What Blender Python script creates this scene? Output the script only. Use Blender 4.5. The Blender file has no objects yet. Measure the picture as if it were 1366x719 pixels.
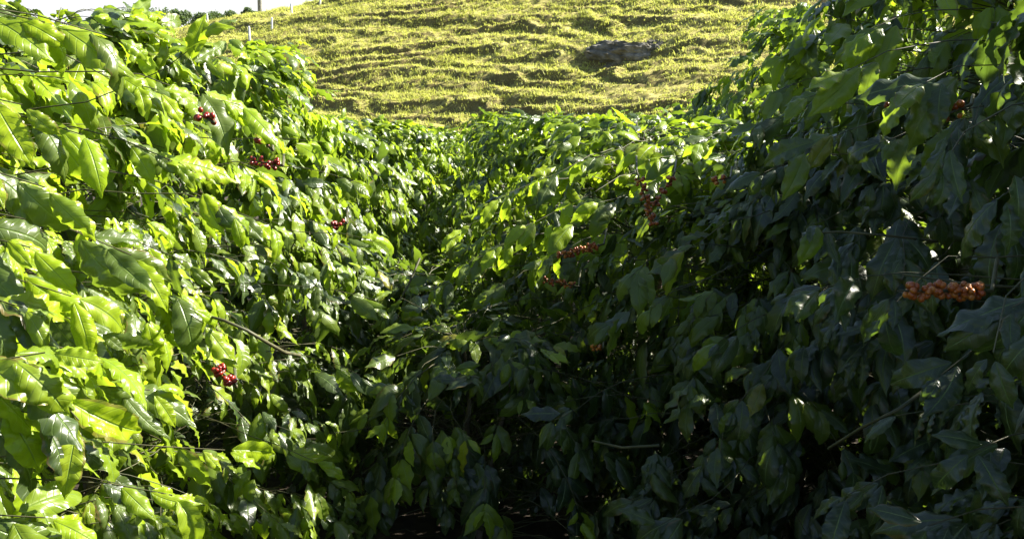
import bpy, math, random
import numpy as np
from mathutils import Vector

R = math.radians
rng = np.random.default_rng(7)
random.seed(7)
scene = bpy.context.scene
COL = scene.collection

# ------------------------------------------------------------------ camera
PITCH = 15.0
EYE = np.array([0.0, 0.0, 2.0])
FPX = 1183.0                       # focal length in pixels of a 1366 px wide frame
cam_d = bpy.data.cameras.new('camera')
cam_d.sensor_width = 36.0
cam_d.lens = 36.0 * FPX / 1366.0
cam_d.clip_start = 0.05
cam_d.clip_end = 6000
cam = bpy.data.objects.new('camera', cam_d)
COL.objects.link(cam)
cam.location = EYE
cam.rotation_euler = (R(90 - PITCH), 0, 0)
scene.camera = cam


def at(u, v, d):
    """world point at distance d along the direction of a spot in the photograph"""
    cx, cy = (u - 683.0) / FPX, -(v - 359.5) / FPX
    cp, sp = math.cos(R(PITCH)), math.sin(R(PITCH))
    w = np.array([cx, cp + cy * sp, -sp + cy * cp])
    w /= np.linalg.norm(w)
    return EYE + w * d


# ------------------------------------------------------------------ light
SUN_DIR = Vector((0.71, 0.29, 0.565)).normalized()      # towards the sun
elev = math.asin(SUN_DIR.z)
azim = math.atan2(SUN_DIR.x, SUN_DIR.y)
sd = bpy.data.lights.new('sun', 'SUN')
sd.energy = 5.0
sd.angle = R(0.5)
sd.color = (1.0, 0.94, 0.82)
sun = bpy.data.objects.new('sun', sd)
COL.objects.link(sun)
sun.rotation_euler = (-SUN_DIR).to_track_quat('-Z', 'Y').to_euler()
sun.location = (10, 5, 20)

world = bpy.data.worlds.new('World')
scene.world = world
world.use_nodes = True
wn = world.node_tree
bg = wn.nodes['Background']
sky = wn.nodes.new('ShaderNodeTexSky')
sky.sky_type = 'NISHITA'
sky.sun_disc = False
sky.sun_elevation = elev
sky.sun_rotation = azim
sky.air_density = 1.0
sky.dust_density = 1.0
sky.ozone_density = 2.0
# thin bright cloud veil low over the horizon
wtc = wn.nodes.new('ShaderNodeTexCoord')
wsep = wn.nodes.new('ShaderNodeSeparateXYZ')
wn.links.new(wtc.outputs['Generated'], wsep.inputs[0])
wmr = wn.nodes.new('ShaderNodeMapRange')
wn.links.new(wsep.outputs[2], wmr.inputs[0])
wmr.inputs[1].default_value = 0.0; wmr.inputs[2].default_value = 0.16
wmr.inputs[3].default_value = 0.95; wmr.inputs[4].default_value = 0.0
wno = wn.nodes.new('ShaderNodeTexNoise')
wno.inputs['Scale'].default_value = 3.0; wno.inputs['Detail'].default_value = 6
wn.links.new(wtc.outputs['Generated'], wno.inputs['Vector'])
wad = wn.nodes.new('ShaderNodeMath'); wad.operation = 'MULTIPLY_ADD'; wad.use_clamp = True
wn.links.new(wno.outputs['Fac'], wad.inputs[0]); wad.inputs[1].default_value = 0.10
wn.links.new(wmr.outputs[0], wad.inputs[2])
wmx = wn.nodes.new('ShaderNodeMix'); wmx.data_type = 'RGBA'
wn.links.new(wad.outputs[0], wmx.inputs[0])
wn.links.new(sky.outputs[0], wmx.inputs[6])
wmx.inputs[7].default_value = (4.9, 5.0, 5.1, 1)
wn.links.new(wmx.outputs[2], bg.inputs[0])
bg.inputs[1].default_value = 0.05

scene.view_settings.view_transform = 'Standard'
scene.view_settings.look = 'None'
scene.view_settings.exposure = 2.18
scene.view_settings.gamma = 1.0
scene.render.engine = 'CYCLES'
cy = scene.cycles
cy.max_bounces = 6
cy.diffuse_bounces = 1
cy.glossy_bounces = 2
cy.transmission_bounces = 4
cy.transparent_max_bounces = 4
cy.caustics_reflective = False
cy.caustics_refractive = False
cy.use_denoising = True
cy.use_adaptive_sampling = True
cy.adaptive_threshold = 0.02
cy.sample_clamp_indirect = 6


# ------------------------------------------------------------------ helpers
def make_mesh(name, V, F, uv=None, attr=None, smooth=True):
    """V (n,3); F list of (m,k) integer arrays, each with one face size"""
    me = bpy.data.meshes.new(name)
    V = np.asarray(V, dtype=np.float32)
    me.vertices.add(len(V))
    me.vertices.foreach_set('co', V.ravel())
    loops = np.concatenate([f.ravel() for f in F]).astype(np.int32)
    tot = np.concatenate([np.full(len(f), f.shape[1], dtype=np.int32) for f in F])
    st = np.concatenate([[0], np.cumsum(tot)[:-1]]).astype(np.int32)
    me.loops.add(len(loops))
    me.loops.foreach_set('vertex_index', loops)
    me.polygons.add(len(tot))
    me.polygons.foreach_set('loop_start', st)
    me.polygons.foreach_set('loop_total', tot)
    me.polygons.foreach_set('use_smooth', np.full(len(tot), smooth))
    if uv is not None:
        l = me.uv_layers.new(name='UVMap')
        l.data.foreach_set('uv', np.asarray(uv, dtype=np.float32)[loops].ravel())
    if attr is not None:
        for k, a in attr.items():
            at_ = me.attributes.new(k, 'FLOAT', 'POINT')
            at_.data.foreach_set('value', np.asarray(a, dtype=np.float32))
    me.update(calc_edges=True)
    return me


def link(name, me, mat=None, parent=None, loc=None, **props):
    o = bpy.data.objects.new(name, me)
    COL.objects.link(o)
    if mat is not None:
        if len(me.materials) == 0:
            me.materials.append(mat)
    if parent is not None:
        o.parent = parent
    if loc is not None:
        o.location = loc
    for k, v in props.items():
        o[k] = v
    return o


def tube(path, rad, sides=5):
    """tapered tube round a polyline; returns V, F(quads)"""
    path = np.asarray(path, float)
    n = len(path)
    rad = np.asarray(rad, float) * np.ones(n)
    T = np.gradient(path, axis=0)
    T /= np.linalg.norm(T, axis=1)[:, None] + 1e-9
    ref = np.array([0.31, 0.17, 0.93])
    if abs(T[0] @ ref) > 0.95:
        ref = np.array([1.0, 0.1, 0.0])
    A = np.cross(T, ref)
    A /= np.linalg.norm(A, axis=1)[:, None] + 1e-9
    B = np.cross(T, A)
    ang = np.linspace(0, 2 * math.pi, sides, endpoint=False)
    V = (path[:, None, :] + rad[:, None, None] * (np.cos(ang)[None, :, None] * A[:, None, :]
         + np.sin(ang)[None, :, None] * B[:, None, :])).reshape(-1, 3)
    i = np.arange(n - 1)[:, None] * sides
    j = np.arange(sides)[None, :]
    k = (j + 1) % sides
    F = np.stack([i + j, i + k, i + sides + k, i + sides + j], -1).reshape(-1, 4)
    return V, F


class Acc:
    """collects vertices and quads of one mesh"""
    def __init__(s):
        s.V, s.F, s.n = [], [], 0

    def add(s, V, F):
        s.V.append(V)
        s.F.append(F + s.n)
        s.n += len(V)

    def mesh(s, name, off=None, **kw):
        V = np.concatenate(s.V)
        if off is not None:
            V = V - off
        return make_mesh(name, V, [np.concatenate(s.F)], **kw)


def vnoise(x, y, seed=0):
    """smooth value noise, vectorised"""
    xi, yi = np.floor(x).astype(np.int64), np.floor(y).astype(np.int64)
    xf, yf = x - xi, y - yi

    def h(a, b):
        n = (a * 374761393 + b * 668265263 + seed * 974634777) & 0x7fffffff
        n = ((n ^ (n >> 13)) * 1274126177) & 0x7fffffff
        return ((n ^ (n >> 16)) & 0xffff) / 65535.0
    u, v = xf * xf * (3 - 2 * xf), yf * yf * (3 - 2 * yf)
    return (h(xi, yi) * (1 - u) + h(xi + 1, yi) * u) * (1 - v) + (h(xi, yi + 1) * (1 - u) + h(xi + 1, yi + 1) * u) * v


def fbm(x, y, oct=4, seed=0):
    s, a = 0, 0.5
    for k in range(oct):
        s = s + a * vnoise(x * 2 ** k + 17 * k, y * 2 ** k - 9 * k, seed + k)
        a *= 0.5
    return s


# ------------------------------------------------------------------ materials
def new_mat(name):
    m = bpy.data.materials.new(name)
    m.use_nodes = True
    nt = m.node_tree
    nt.nodes.clear()
    out = nt.nodes.new('ShaderNodeOutputMaterial')
    return m, nt, out


def N(nt, t, **kw):
    n = nt.nodes.new(t)
    for k, v in kw.items():
        if hasattr(n, k):
            setattr(n, k, v)
    return n


def math_n(nt, op, a, b=None, c=None):
    n = nt.nodes.new('ShaderNodeMath')
    n.operation = op
    for i, x in enumerate((a, b, c)):
        if x is None:
            continue
        if isinstance(x, (int, float)):
            n.inputs[i].default_value = x
        else:
            nt.links.new(x, n.inputs[i])
    return n.outputs[0]


def ramp(nt, fac, stops):
    n = nt.nodes.new('ShaderNodeValToRGB')
    el = n.color_ramp.elements
    el[0].position, el[0].color = stops[0][0], (*stops[0][1], 1)
    el[1].position, el[1].color = stops[-1][0], (*stops[-1][1], 1)
    for p, c in stops[1:-1]:
        e = el.new(p)
        e.color = (*c, 1)
    nt.links.new(fac, n.inputs[0])
    return n.outputs[0]


def leaf_material():
    m, nt, out = new_mat('coffee_leaf')
    L = nt.links.new
    uv = N(nt, 'ShaderNodeUVMap')
    sep = N(nt, 'ShaderNodeSeparateXYZ')
    L(uv.outputs[0], sep.inputs[0])
    t, s = sep.outputs[0], sep.outputs[1]          # t along, s in -1..1
    a = math_n(nt, 'ABSOLUTE', s)
    rn = N(nt, 'ShaderNodeAttribute', attribute_name='rnd')
    rnd = rn.outputs['Fac']
    age = N(nt, 'ShaderNodeAttribute', attribute_name='young').outputs['Fac']  # new growth, plus sunlight painted in as lime
    # veins: midrib and curved laterals
    mid = math_n(nt, 'SMOOTH_MIN', math_n(nt, 'MULTIPLY', a, 14.0), 1.0, 0.4)
    lat = math_n(nt, 'SUBTRACT', t, math_n(nt, 'MULTIPLY', math_n(nt, 'POWER', a, 1.4), 0.13))
    ph = math_n(nt, 'FRACT', math_n(nt, 'MULTIPLY', lat, 10.0))
    d = math_n(nt, 'ABSOLUTE', math_n(nt, 'SUBTRACT', ph, 0.5))
    latv = math_n(nt, 'MINIMUM', math_n(nt, 'MULTIPLY', d, 9.0), 1.0)
    vein = math_n(nt, 'MULTIPLY', mid, math_n(nt, 'MULTIPLY_ADD', latv, 0.22, 0.78))
    tc = N(nt, 'ShaderNodeTexCoord')
    noi = N(nt, 'ShaderNodeTexNoise')
    noi.inputs['Scale'].default_value = 14
    noi.inputs['Detail'].default_value = 4
    L(tc.outputs['Object'], noi.inputs['Vector'])
    nf = noi.outputs['Fac']
    var = math_n(nt, 'ADD', math_n(nt, 'MULTIPLY', rnd, 0.75), math_n(nt, 'MULTIPLY', nf, 0.25))
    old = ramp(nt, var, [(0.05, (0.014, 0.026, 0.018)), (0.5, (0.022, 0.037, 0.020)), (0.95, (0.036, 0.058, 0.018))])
    yng = ramp(nt, var, [(0.05, (0.14, 0.215, 0.008)), (0.95, (0.25, 0.325, 0.010))])  # lime of fresh leaves, also used as painted sunlight
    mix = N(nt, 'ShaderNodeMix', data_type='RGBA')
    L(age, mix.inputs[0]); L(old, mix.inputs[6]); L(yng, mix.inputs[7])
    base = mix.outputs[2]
    # leaf spots and scorch
    sp = N(nt, 'ShaderNodeTexNoise')
    sp.inputs['Scale'].default_value = 55
    sp.inputs['Detail'].default_value = 2
    L(tc.outputs['Object'], sp.inputs['Vector'])
    spf = math_n(nt, 'MULTIPLY', math_n(nt, 'GREATER_THAN', sp.outputs['Fac'], 0.73), 0.55)
    mixs = N(nt, 'ShaderNodeMix', data_type='RGBA')
    L(spf, mixs.inputs[0]); L(base, mixs.inputs[6]); mixs.inputs[7].default_value = (0.13, 0.13, 0.03, 1)
    base = mixs.outputs[2]
    scf = math_n(nt, 'MULTIPLY', math_n(nt, 'GREATER_THAN', math_n(nt, 'ADD', a, math_n(nt, 'MULTIPLY', nf, 0.9)), 1.32), math_n(nt, 'GREATER_THAN', rnd, 0.72))
    mixe = N(nt, 'ShaderNodeMix', data_type='RGBA')
    L(math_n(nt, 'MULTIPLY', scf, 0.75), mixe.inputs[0]); L(base, mixe.inputs[6]); mixe.inputs[7].default_value = (0.12, 0.075, 0.025, 1)
    base = mixe.outputs[2]
    mixy = N(nt, 'ShaderNodeMix', data_type='RGBA')
    L(math_n(nt, 'MULTIPLY', math_n(nt, 'GREATER_THAN', rnd, 0.955), 0.45), mixy.inputs[0]); L(base, mixy.inputs[6]); mixy.inputs[7].default_value = (0.30, 0.26, 0.02, 1)
    base = mixy.outputs[2]
    # vein colour
    mixv = N(nt, 'ShaderNodeMix', data_type='RGBA')
    L(vein, mixv.inputs[0]); mixv.inputs[6].default_value = (0.15, 0.23, 0.06, 1)
    L(base, mixv.inputs[7])
    top = mixv.outputs[2]
    # underside is paler and duller
    geo = N(nt, 'ShaderNodeNewGeometry')
    back = geo.outputs['Backfacing']
    mixb = N(nt, 'ShaderNodeMix', data_type='RGBA')
    L(math_n(nt, 'MULTIPLY', back, 0.35), mixb.inputs[0]); L(top, mixb.inputs[6])
    mixb.inputs[7].default_value = (0.11, 0.16, 0.06, 1)
    pr = N(nt, 'ShaderNodeBsdfPrincipled')
    L(mixb.outputs[2], pr.inputs['Base Color'])
    rough = math_n(nt, 'ADD', math_n(nt, 'MULTIPLY', back, 0.28), math_n(nt, 'MULTIPLY_ADD', nf, 0.22, 0.22))
    L(rough, pr.inputs['Roughness'])
    pr.inputs['IOR'].default_value = 1.5
    L(math_n(nt, 'MULTIPLY_ADD', age, -0.3, 0.62), pr.inputs['Specular IOR Level'])
    bmp = N(nt, 'ShaderNodeBump')
    bmp.inputs['Strength'].default_value = 0.5
    bmp.inputs['Distance'].default_value = 0.003
    hgt = math_n(nt, 'ADD', math_n(nt, 'MULTIPLY', vein, 1.0), math_n(nt, 'MULTIPLY', nf, 0.6))
    L(hgt, bmp.inputs['Height'])
    L(bmp.outputs[0], pr.inputs['Normal'])
    tr = N(nt, 'ShaderNodeBsdfTranslucent')
    tcol = N(nt, 'ShaderNodeMix', data_type='RGBA')
    L(age, tcol.inputs[0])
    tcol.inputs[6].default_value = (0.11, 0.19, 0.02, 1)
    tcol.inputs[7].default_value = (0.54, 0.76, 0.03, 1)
    tmul = N(nt, 'ShaderNodeMix', data_type='RGBA')
    tmul.blend_type = 'MULTIPLY'
    tmul.inputs[0].default_value = 1.0
    L(tcol.outputs[2], tmul.inputs[6])
    L(ramp(nt, vein, [(0.0, (0.7, 0.7, 0.6)), (1.0, (1, 1, 1))]), tmul.inputs[7])
    L(tmul.outputs[2], tr.inputs['Color'])
    ms = N(nt, 'ShaderNodeMixShader')
    ms.inputs[0].default_value = 0.34
    L(pr.outputs[0], ms.inputs[1]); L(tr.outputs[0], ms.inputs[2])
    L(ms.outputs[0], out.inputs['Surface'])
    return m


def simple_mat(name, cols, scale=8, rough=0.8, bump=0.0, detail=5, spec=0.3):
    m, nt, out = new_mat(name)
    L = nt.links.new
    tc = N(nt, 'ShaderNodeTexCoord')
    no = N(nt, 'ShaderNodeTexNoise')
    no.inputs['Scale'].default_value = scale
    no.inputs['Detail'].default_value = detail
    L(tc.outputs['Object'], no.inputs['Vector'])
    n = len(cols)
    col = ramp(nt, no.outputs['Fac'], [(0.3 + 0.4 * i / (n - 1), c) for i, c in enumerate(cols)])
    pr = N(nt, 'ShaderNodeBsdfPrincipled')
    L(col, pr.inputs['Base Color'])
    pr.inputs['Roughness'].default_value = rough
    pr.inputs['Specular IOR Level'].default_value = spec
    if bump:
        b = N(nt, 'ShaderNodeBump')
        b.inputs['Strength'].default_value = 0.8
        b.inputs['Distance'].default_value = bump
        L(no.outputs['Fac'], b.inputs['Height'])
        L(b.outputs[0], pr.inputs['Normal'])
    L(pr.outputs[0], out.inputs['Surface'])
    return m


def blade_mat(name, c0, c1, trans, tfac=0.4, rough=0.5):
    """thin vegetation: coloured per clump through the rnd attribute"""
    m, nt, out = new_mat(name)
    L = nt.links.new
    at_ = N(nt, 'ShaderNodeAttribute', attribute_name='rnd')
    col = ramp(nt, at_.outputs['Fac'], [(0.0, c0), (1.0, c1)])
    pr = N(nt, 'ShaderNodeBsdfPrincipled')
    L(col, pr.inputs['Base Color'])
    pr.inputs['Roughness'].default_value = rough
    pr.inputs['Specular IOR Level'].default_value = 0.25
    tr = N(nt, 'ShaderNodeBsdfTranslucent')
    tr.inputs['Color'].default_value = (*trans, 1)
    ms = N(nt, 'ShaderNodeMixShader')
    ms.inputs[0].default_value = tfac
    L(pr.outputs[0], ms.inputs[1]); L(tr.outputs[0], ms.inputs[2])
    L(ms.outputs[0], out.inputs['Surface'])
    return m


M_LEAF = leaf_material()
M_WOOD = simple_mat('bark', [(0.10, 0.075, 0.05), (0.22, 0.18, 0.13)], scale=30, rough=0.85, bump=0.004)
M_TWIG = simple_mat('twig', [(0.035, 0.042, 0.018), (0.10, 0.09, 0.045)], scale=18, rough=0.6)


def cherry_material():
    m, nt, out = new_mat('coffee_cherry')
    L = nt.links.new
    at_ = N(nt, 'ShaderNodeAttribute', attribute_name='rnd')
    col = ramp(nt, at_.outputs['Fac'], [(0.0, (0.13, 0.007, 0.005)), (0.3, (0.24, 0.018, 0.008)), (0.5, (0.20, 0.035, 0.010)), (0.8, (0.28, 0.065, 0.010)), (1.0, (0.42, 0.15, 0.02))])
    pr = N(nt, 'ShaderNodeBsdfPrincipled')
    L(col, pr.inputs['Base Color'])
    pr.inputs['Roughness'].default_value = 0.3
    pr.inputs['Subsurface Weight'].default_value = 0.0
    L(pr.outputs[0], out.inputs['Surface'])
    return m


M_CHERRY = cherry_material()


# ------------------------------------------------------------------ terrain
def ground_z(x, y):
    x = np.asarray(x, float); y = np.asarray(y, float)
    z = -0.10 * np.clip(y, -30, 40) + 0.02 * np.sin(x * 1.3) * np.cos(y * 0.9)
    return z


def hill_base(x, y):
    q = (y - 46) * 0.955 + x * 0.30
    slope = -5.0 + 0.47 * q + 0.5 * np.sin(x * 0.09 + 1.0) + 0.35 * np.sin(x * 0.21 - y * 0.13)
    crest = 2.4 + 0.205 * (x + 27) - 0.0 * y
    crest = np.where(x < -33, 1.17 + 0.06 * (x + 33), crest)
    crest = np.minimum(crest, 26 + 0.05 * x)
    k = 1.6
    hh = np.clip(0.5 + 0.5 * (crest - slope) / k, 0, 1)
    z = crest * (1 - hh) + slope * hh - k * hh * (1 - hh)
    return z


def hill_z(x, y):
    z = hill_base(x, y)
    # trodden cattle terraces along the contours, breaking and rejoining
    w = fbm(x * 0.07, y * 0.2, 3, 3) * 4.4 + fbm(x * 0.4, y * 0.8, 4, 8) * 1.7
    ph = z / 0.64 + w
    fr = ph - np.floor(ph)
    amp = 0.12 + 0.95 * vnoise(x * 0.16 + 3, y * 0.35 + 1, 21)
    step = np.where(fr < 0.62, fr * 0.35 / 0.62, 0.35 + (fr - 0.62) / 0.38 * 0.65) - fr
    z = z + step * 0.64 * amp * 2.5
    ph3 = z / 1.9 + fbm(x * 0.05 + 4, y * 0.15, 3, 77) * 2.4
    f3 = ph3 - np.floor(ph3)
    z = z + (np.where(f3 < .7, f3 * .5, .35 + (f3 - .7) / .3 * .65) - f3) * 1.1 * vnoise(x * .12, y * .3, 78)
    ph2 = z / 0.42 + w * 1.7 + fbm(x * 0.4, y * 0.6, 3, 31) * 2
    z = z + 0.03 * np.sin(ph2 * 6.283)
    z = z + (fbm(x * 1.5, y * 1.5, 4, 12) - 0.5) * 0.24 + (fbm(x * 5, y * 5, 3, 15) - 0.5) * 0.16
    # hollow under the rocky bank
    d = ((x - 6.9) / 3.0) ** 4 + ((y - 55.6) / 1.3) ** 4
    z = z - 0.8 * np.exp(-d)
    return z


def pasture_material():
    m, nt, out = new_mat('dry_pasture')
    L = nt.links.new
    tc = N(nt, 'ShaderNodeTexCoord')
    n1 = N(nt, 'ShaderNodeTexNoise'); n1.inputs['Scale'].default_value = 1.1; n1.inputs['Detail'].default_value = 8
    n1.inputs['Roughness'].default_value = 0.7
    n2 = N(nt, 'ShaderNodeTexNoise'); n2.inputs['Scale'].default_value = 14; n2.inputs['Detail'].default_value = 6
    n2.inputs['Roughness'].default_value = 0.75
    L(tc.outputs['Object'], n1.inputs['Vector']); L(tc.outputs['Object'], n2.inputs['Vector'])
    f = math_n(nt, 'ADD', math_n(nt, 'MULTIPLY', n1.outputs['Fac'], 0.5), math_n(nt, 'MULTIPLY', n2.outputs['Fac'], 0.5))
    col = ramp(nt, f, [(0.34, (0.12, 0.10, 0.04)), (0.44, (0.25, 0.22, 0.07)), (0.53, (0.42, 0.38, 0.12)), (0.64, (0.55, 0.50, 0.20))])
    # steep risers show bare earth and dead thatch
    geo = N(nt, 'ShaderNodeNewGeometry')
    sp = N(nt, 'ShaderNodeSeparateXYZ'); L(geo.outputs['True Normal'], sp.inputs[0])
    st = N(nt, 'ShaderNodeMapRange'); L(sp.outputs[2], st.inputs[0])
    st.inputs[1].default_value = 0.80; st.inputs[2].default_value = 0.55
    st.inputs[3].default_value = 0.0; st.inputs[4].default_value = 0.75
    mx = N(nt, 'ShaderNodeMix', data_type='RGBA')
    L(st.outputs[0], mx.inputs[0]); L(col, mx.inputs[6])
    L(ramp(nt, n2.outputs['Fac'], [(0.35, (0.06, 0.045, 0.025)), (0.7, (0.17, 0.135, 0.06))]), mx.inputs[7])
    pr = N(nt, 'ShaderNodeBsdfPrincipled'); L(mx.outputs[2], pr.inputs['Base Color'])
    pr.inputs['Roughness'].default_value = 0.95; pr.inputs['Specular IOR Level'].default_value = 0.1
    b = N(nt, 'ShaderNodeBump'); b.inputs['Strength'].default_value = 0.8; b.inputs['Distance'].default_value = 0.15
    L(n2.outputs['Fac'], b.inputs['Height']); L(b.outputs[0], pr.inputs['Normal'])
    L(pr.outputs[0], out.inputs['Surface'])
    return m


M_PASTURE = pasture_material()
M_SOIL = simple_mat('soil', [(0.015, 0.011, 0.008), (0.030, 0.022, 0.014), (0.055, 0.04, 0.022)], scale=9, rough=0.95, bump=0.03, detail=8)


def grid_mesh(name, xs, ys, fz):
    X, Y = np.meshgrid(xs, ys)
    Z = fz(X, Y)
    V = np.stack([X.ravel(), Y.ravel(), Z.ravel()], 1)
    nx, ny = len(xs), len(ys)
    i = (np.arange(ny - 1)[:, None] * nx + np.arange(nx - 1)[None, :]).ravel()
    F = np.stack([i, i + 1, i + nx + 1, i + nx], 1)
    return make_mesh(name, V, [F])


def far_ground(x, y):
    z = ground_z(x, y)
    far = np.clip((np.hypot(x, y) - 60) / 140, 0, 1)
    return z * (1 - far) + (-3.0) * far


gx = np.concatenate([-np.geomspace(3000, 14, 26), np.linspace(-12, 12, 81), np.geomspace(14, 3000, 26)])
gy = np.concatenate([-np.geomspace(3000, 6, 18), np.linspace(-4, 20, 81), np.geomspace(21, 3000, 34)])
link('ground', grid_mesh('ground', gx, gy, far_ground), M_SOIL, kind='structure')

hx = np.concatenate([np.linspace(-110, -42, 70), np.linspace(-41.8, 44, 640), np.linspace(44.5, 120, 80)])
hy = np.concatenate([np.linspace(36, 42.8, 20), np.linspace(43, 74, 320), np.linspace(74.3, 106, 120), np.linspace(107, 190, 40)])


def hill_surf(x, y):
    z = hill_z(x, y)
    edge = np.clip(np.maximum((np.abs(x) - 95) / 20, np.maximum((40 - y) / 4, (y - 160) / 30)), 0, 1)
    return z * (1 - edge) + (-7.5) * edge


link('hill', grid_mesh('hill', hx, hy, hill_surf), M_PASTURE, kind='structure')

# grass over the hill
M_GRASS = blade_mat('dry_grass', (0.21, 0.21, 0.05), (0.58, 0.60, 0.16), (0.60, 0.64, 0.12), 0.38, 0.6)


def grass_on_hill(n):
    x = rng.uniform(-34, 44, n * 3)
    y = rng.uniform(44, 84, n * 3)
    keep = (np.abs(x) < y * 0.62 + 2) & (hill_base(x, y) > -5.5) & (hill_base(x, y) < 0.07 * y + 3.2)
    dens = fbm(x * 0.5, y * 0.9, 3, 40)
    keep &= dens > rng.uniform(0.05, 0.62, n * 3)
    x, y = x[keep][:n], y[keep][:n]
    n = len(x)
    z = hill_z(x, y)
    nb = 7
    ang = rng.uniform(0, 2 * math.pi, (n, nb))
    ln = rng.gamma(4, 0.030, (n, nb)) * (0.7 + 0.9 * fbm(x * 0.3, y * 0.5, 2, 50))[:, None]
    lean = rng.uniform(0.25, 1.1, (n, nb))
    px = x[:, None] + rng.normal(0, .10, (n, nb))
    py = y[:, None] + rng.normal(0, .10, (n, nb))
    pz = z[:, None] - 0.04 + 0 * px
    dx, dy = np.cos(ang) * lean, np.sin(ang) * lean
    wx, wy = -np.sin(ang) * 0.022, np.cos(ang) * 0.022
    b0 = np.stack([px - wx, py - wy, pz], -1)
    b1 = np.stack([px + wx, py + wy, pz], -1)
    m0 = np.stack([px + dx * ln * .45 + wx * .8, py + dy * ln * .45 + wy * .8, pz + ln * .65], -1)
    m1 = np.stack([px + dx * ln * .45 - wx * .8, py + dy * ln * .45 - wy * .8, pz + ln * .65], -1)
    tp = np.stack([px + dx * ln * 1.1, py + dy * ln * 1.1, pz + ln * .85], -1)
    V = np.stack([b0, b1, m0, m1, tp], 2).reshape(-1, 3)
    i = np.arange(n * nb)[:, None] * 5
    Q = i + np.array([[0, 1, 2, 3]])
    T = i + np.array([[3, 2, 4]])
    rnd = np.repeat(np.clip((fbm(x * .25, y * .6, 4, 60)[:, None] - .5) * 1.7 + .42 + rng.normal(0.05, .18, (n, nb)), 0, 1).ravel(), 5)
    return make_mesh('grass', V, [Q, T], attr={'rnd': rnd}, smooth=False)


link('grass', grass_on_hill(60000), M_GRASS, kind='stuff', label='yellowing rough pasture grass on the terraced hill', category='grass')


# ------------------------------------------------------------------ leaves
def leaf_template(nt_, ns, seed):
    r = np.random.default_rng(seed)
    t = np.linspace(0, 1, nt_ + 1)
    s = np.linspace(-1, 1, ns + 1)
    s = np.sign(s) * np.abs(s) ** 0.9
    T, S = np.meshgrid(t, s, indexing='ij')
    W = 0.188 * r.uniform(0.9, 1.12)
    prof = np.sin(math.pi * np.clip(T, 0, 1) ** 0.92) ** 0.82
    tipc = np.clip((T - 0.80) / 0.20, 0, 1)
    prof = prof * (1 - 0.85 * tipc * (1 - tipc) * 2)
    nw = r.uniform(2.6, 5.2)
    p1, p2 = r.uniform(0, 6.28, 2)
    side = np.where(S > 0, p1, p2)
    amp = r.uniform(0.022, 0.062)
    env = np.sin(math.pi * T) ** 0.6
    wid = W * prof * (1 + 0.05 * np.sin(nw * 6.28 * T + side + 1.5) * env)
    y = wid * S
    a = np.abs(S)
    z = r.uniform(0.15, 0.55) * np.abs(y)                      # V fold
    z = z - 0.55 * wid * a ** 2.4 * r.uniform(0.2, 1.3)          # margins roll down
    z = z + amp * a ** 1.7 * np.sin(nw * 6.28 * T + side) * env  # wavy margin
    z = z + 0.006 * np.cos(2 * math.pi * 10 * (T - 0.13 * a ** 1.4)) * np.sin(math.pi * a * .8) * env
    x = T - 0.0
    # droop along the length
    bend = r.uniform(0.1, 1.9)
    twist = r.normal(0, 0.35)
    y2 = y * np.cos(twist * T) - z * np.sin(twist * T)
    z2 = y * np.sin(twist * T) + z * np.cos(twist * T)
    sideb = r.normal(0, 0.18)
    th = bend * T ** 1.2
    tt = np.linspace(0, 1, 41)
    cx = np.concatenate([[0], np.cumsum(np.cos(bend * ((tt[1:] + tt[:-1]) / 2) ** 1.2)) / 40])
    cz = np.concatenate([[0], np.cumsum(-np.sin(bend * ((tt[1:] + tt[:-1]) / 2) ** 1.2)) / 40])
    X = np.interp(T, tt, cx) + z2 * np.sin(th)
    Z = np.interp(T, tt, cz) + z2 * np.cos(th)
    Y = y2 + sideb * T ** 2
    V = np.stack([X, Y, Z], -1).reshape(-1, 3)
    uv = np.stack([T, S], -1).reshape(-1, 2)
    n2 = ns + 1
    i = (np.arange(nt_)[:, None] * n2 + np.arange(ns)[None, :]).ravel()
    F = np.stack([i, i + n2, i + n2 + 1, i + 1], 1)
    return V, F, uv


NT = 28
TEMPL = {lod: [leaf_template(a, b, 100 + k) for k in range(NT)] for lod, (a, b) in
         {0: (20, 8), 1: (12, 4), 2: (7, 2)}.items()}
UP = np.array([0, 0, 1.0])


def unit(v):
    return v / (np.linalg.norm(v, axis=-1, keepdims=True) + 1e-9)


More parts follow.
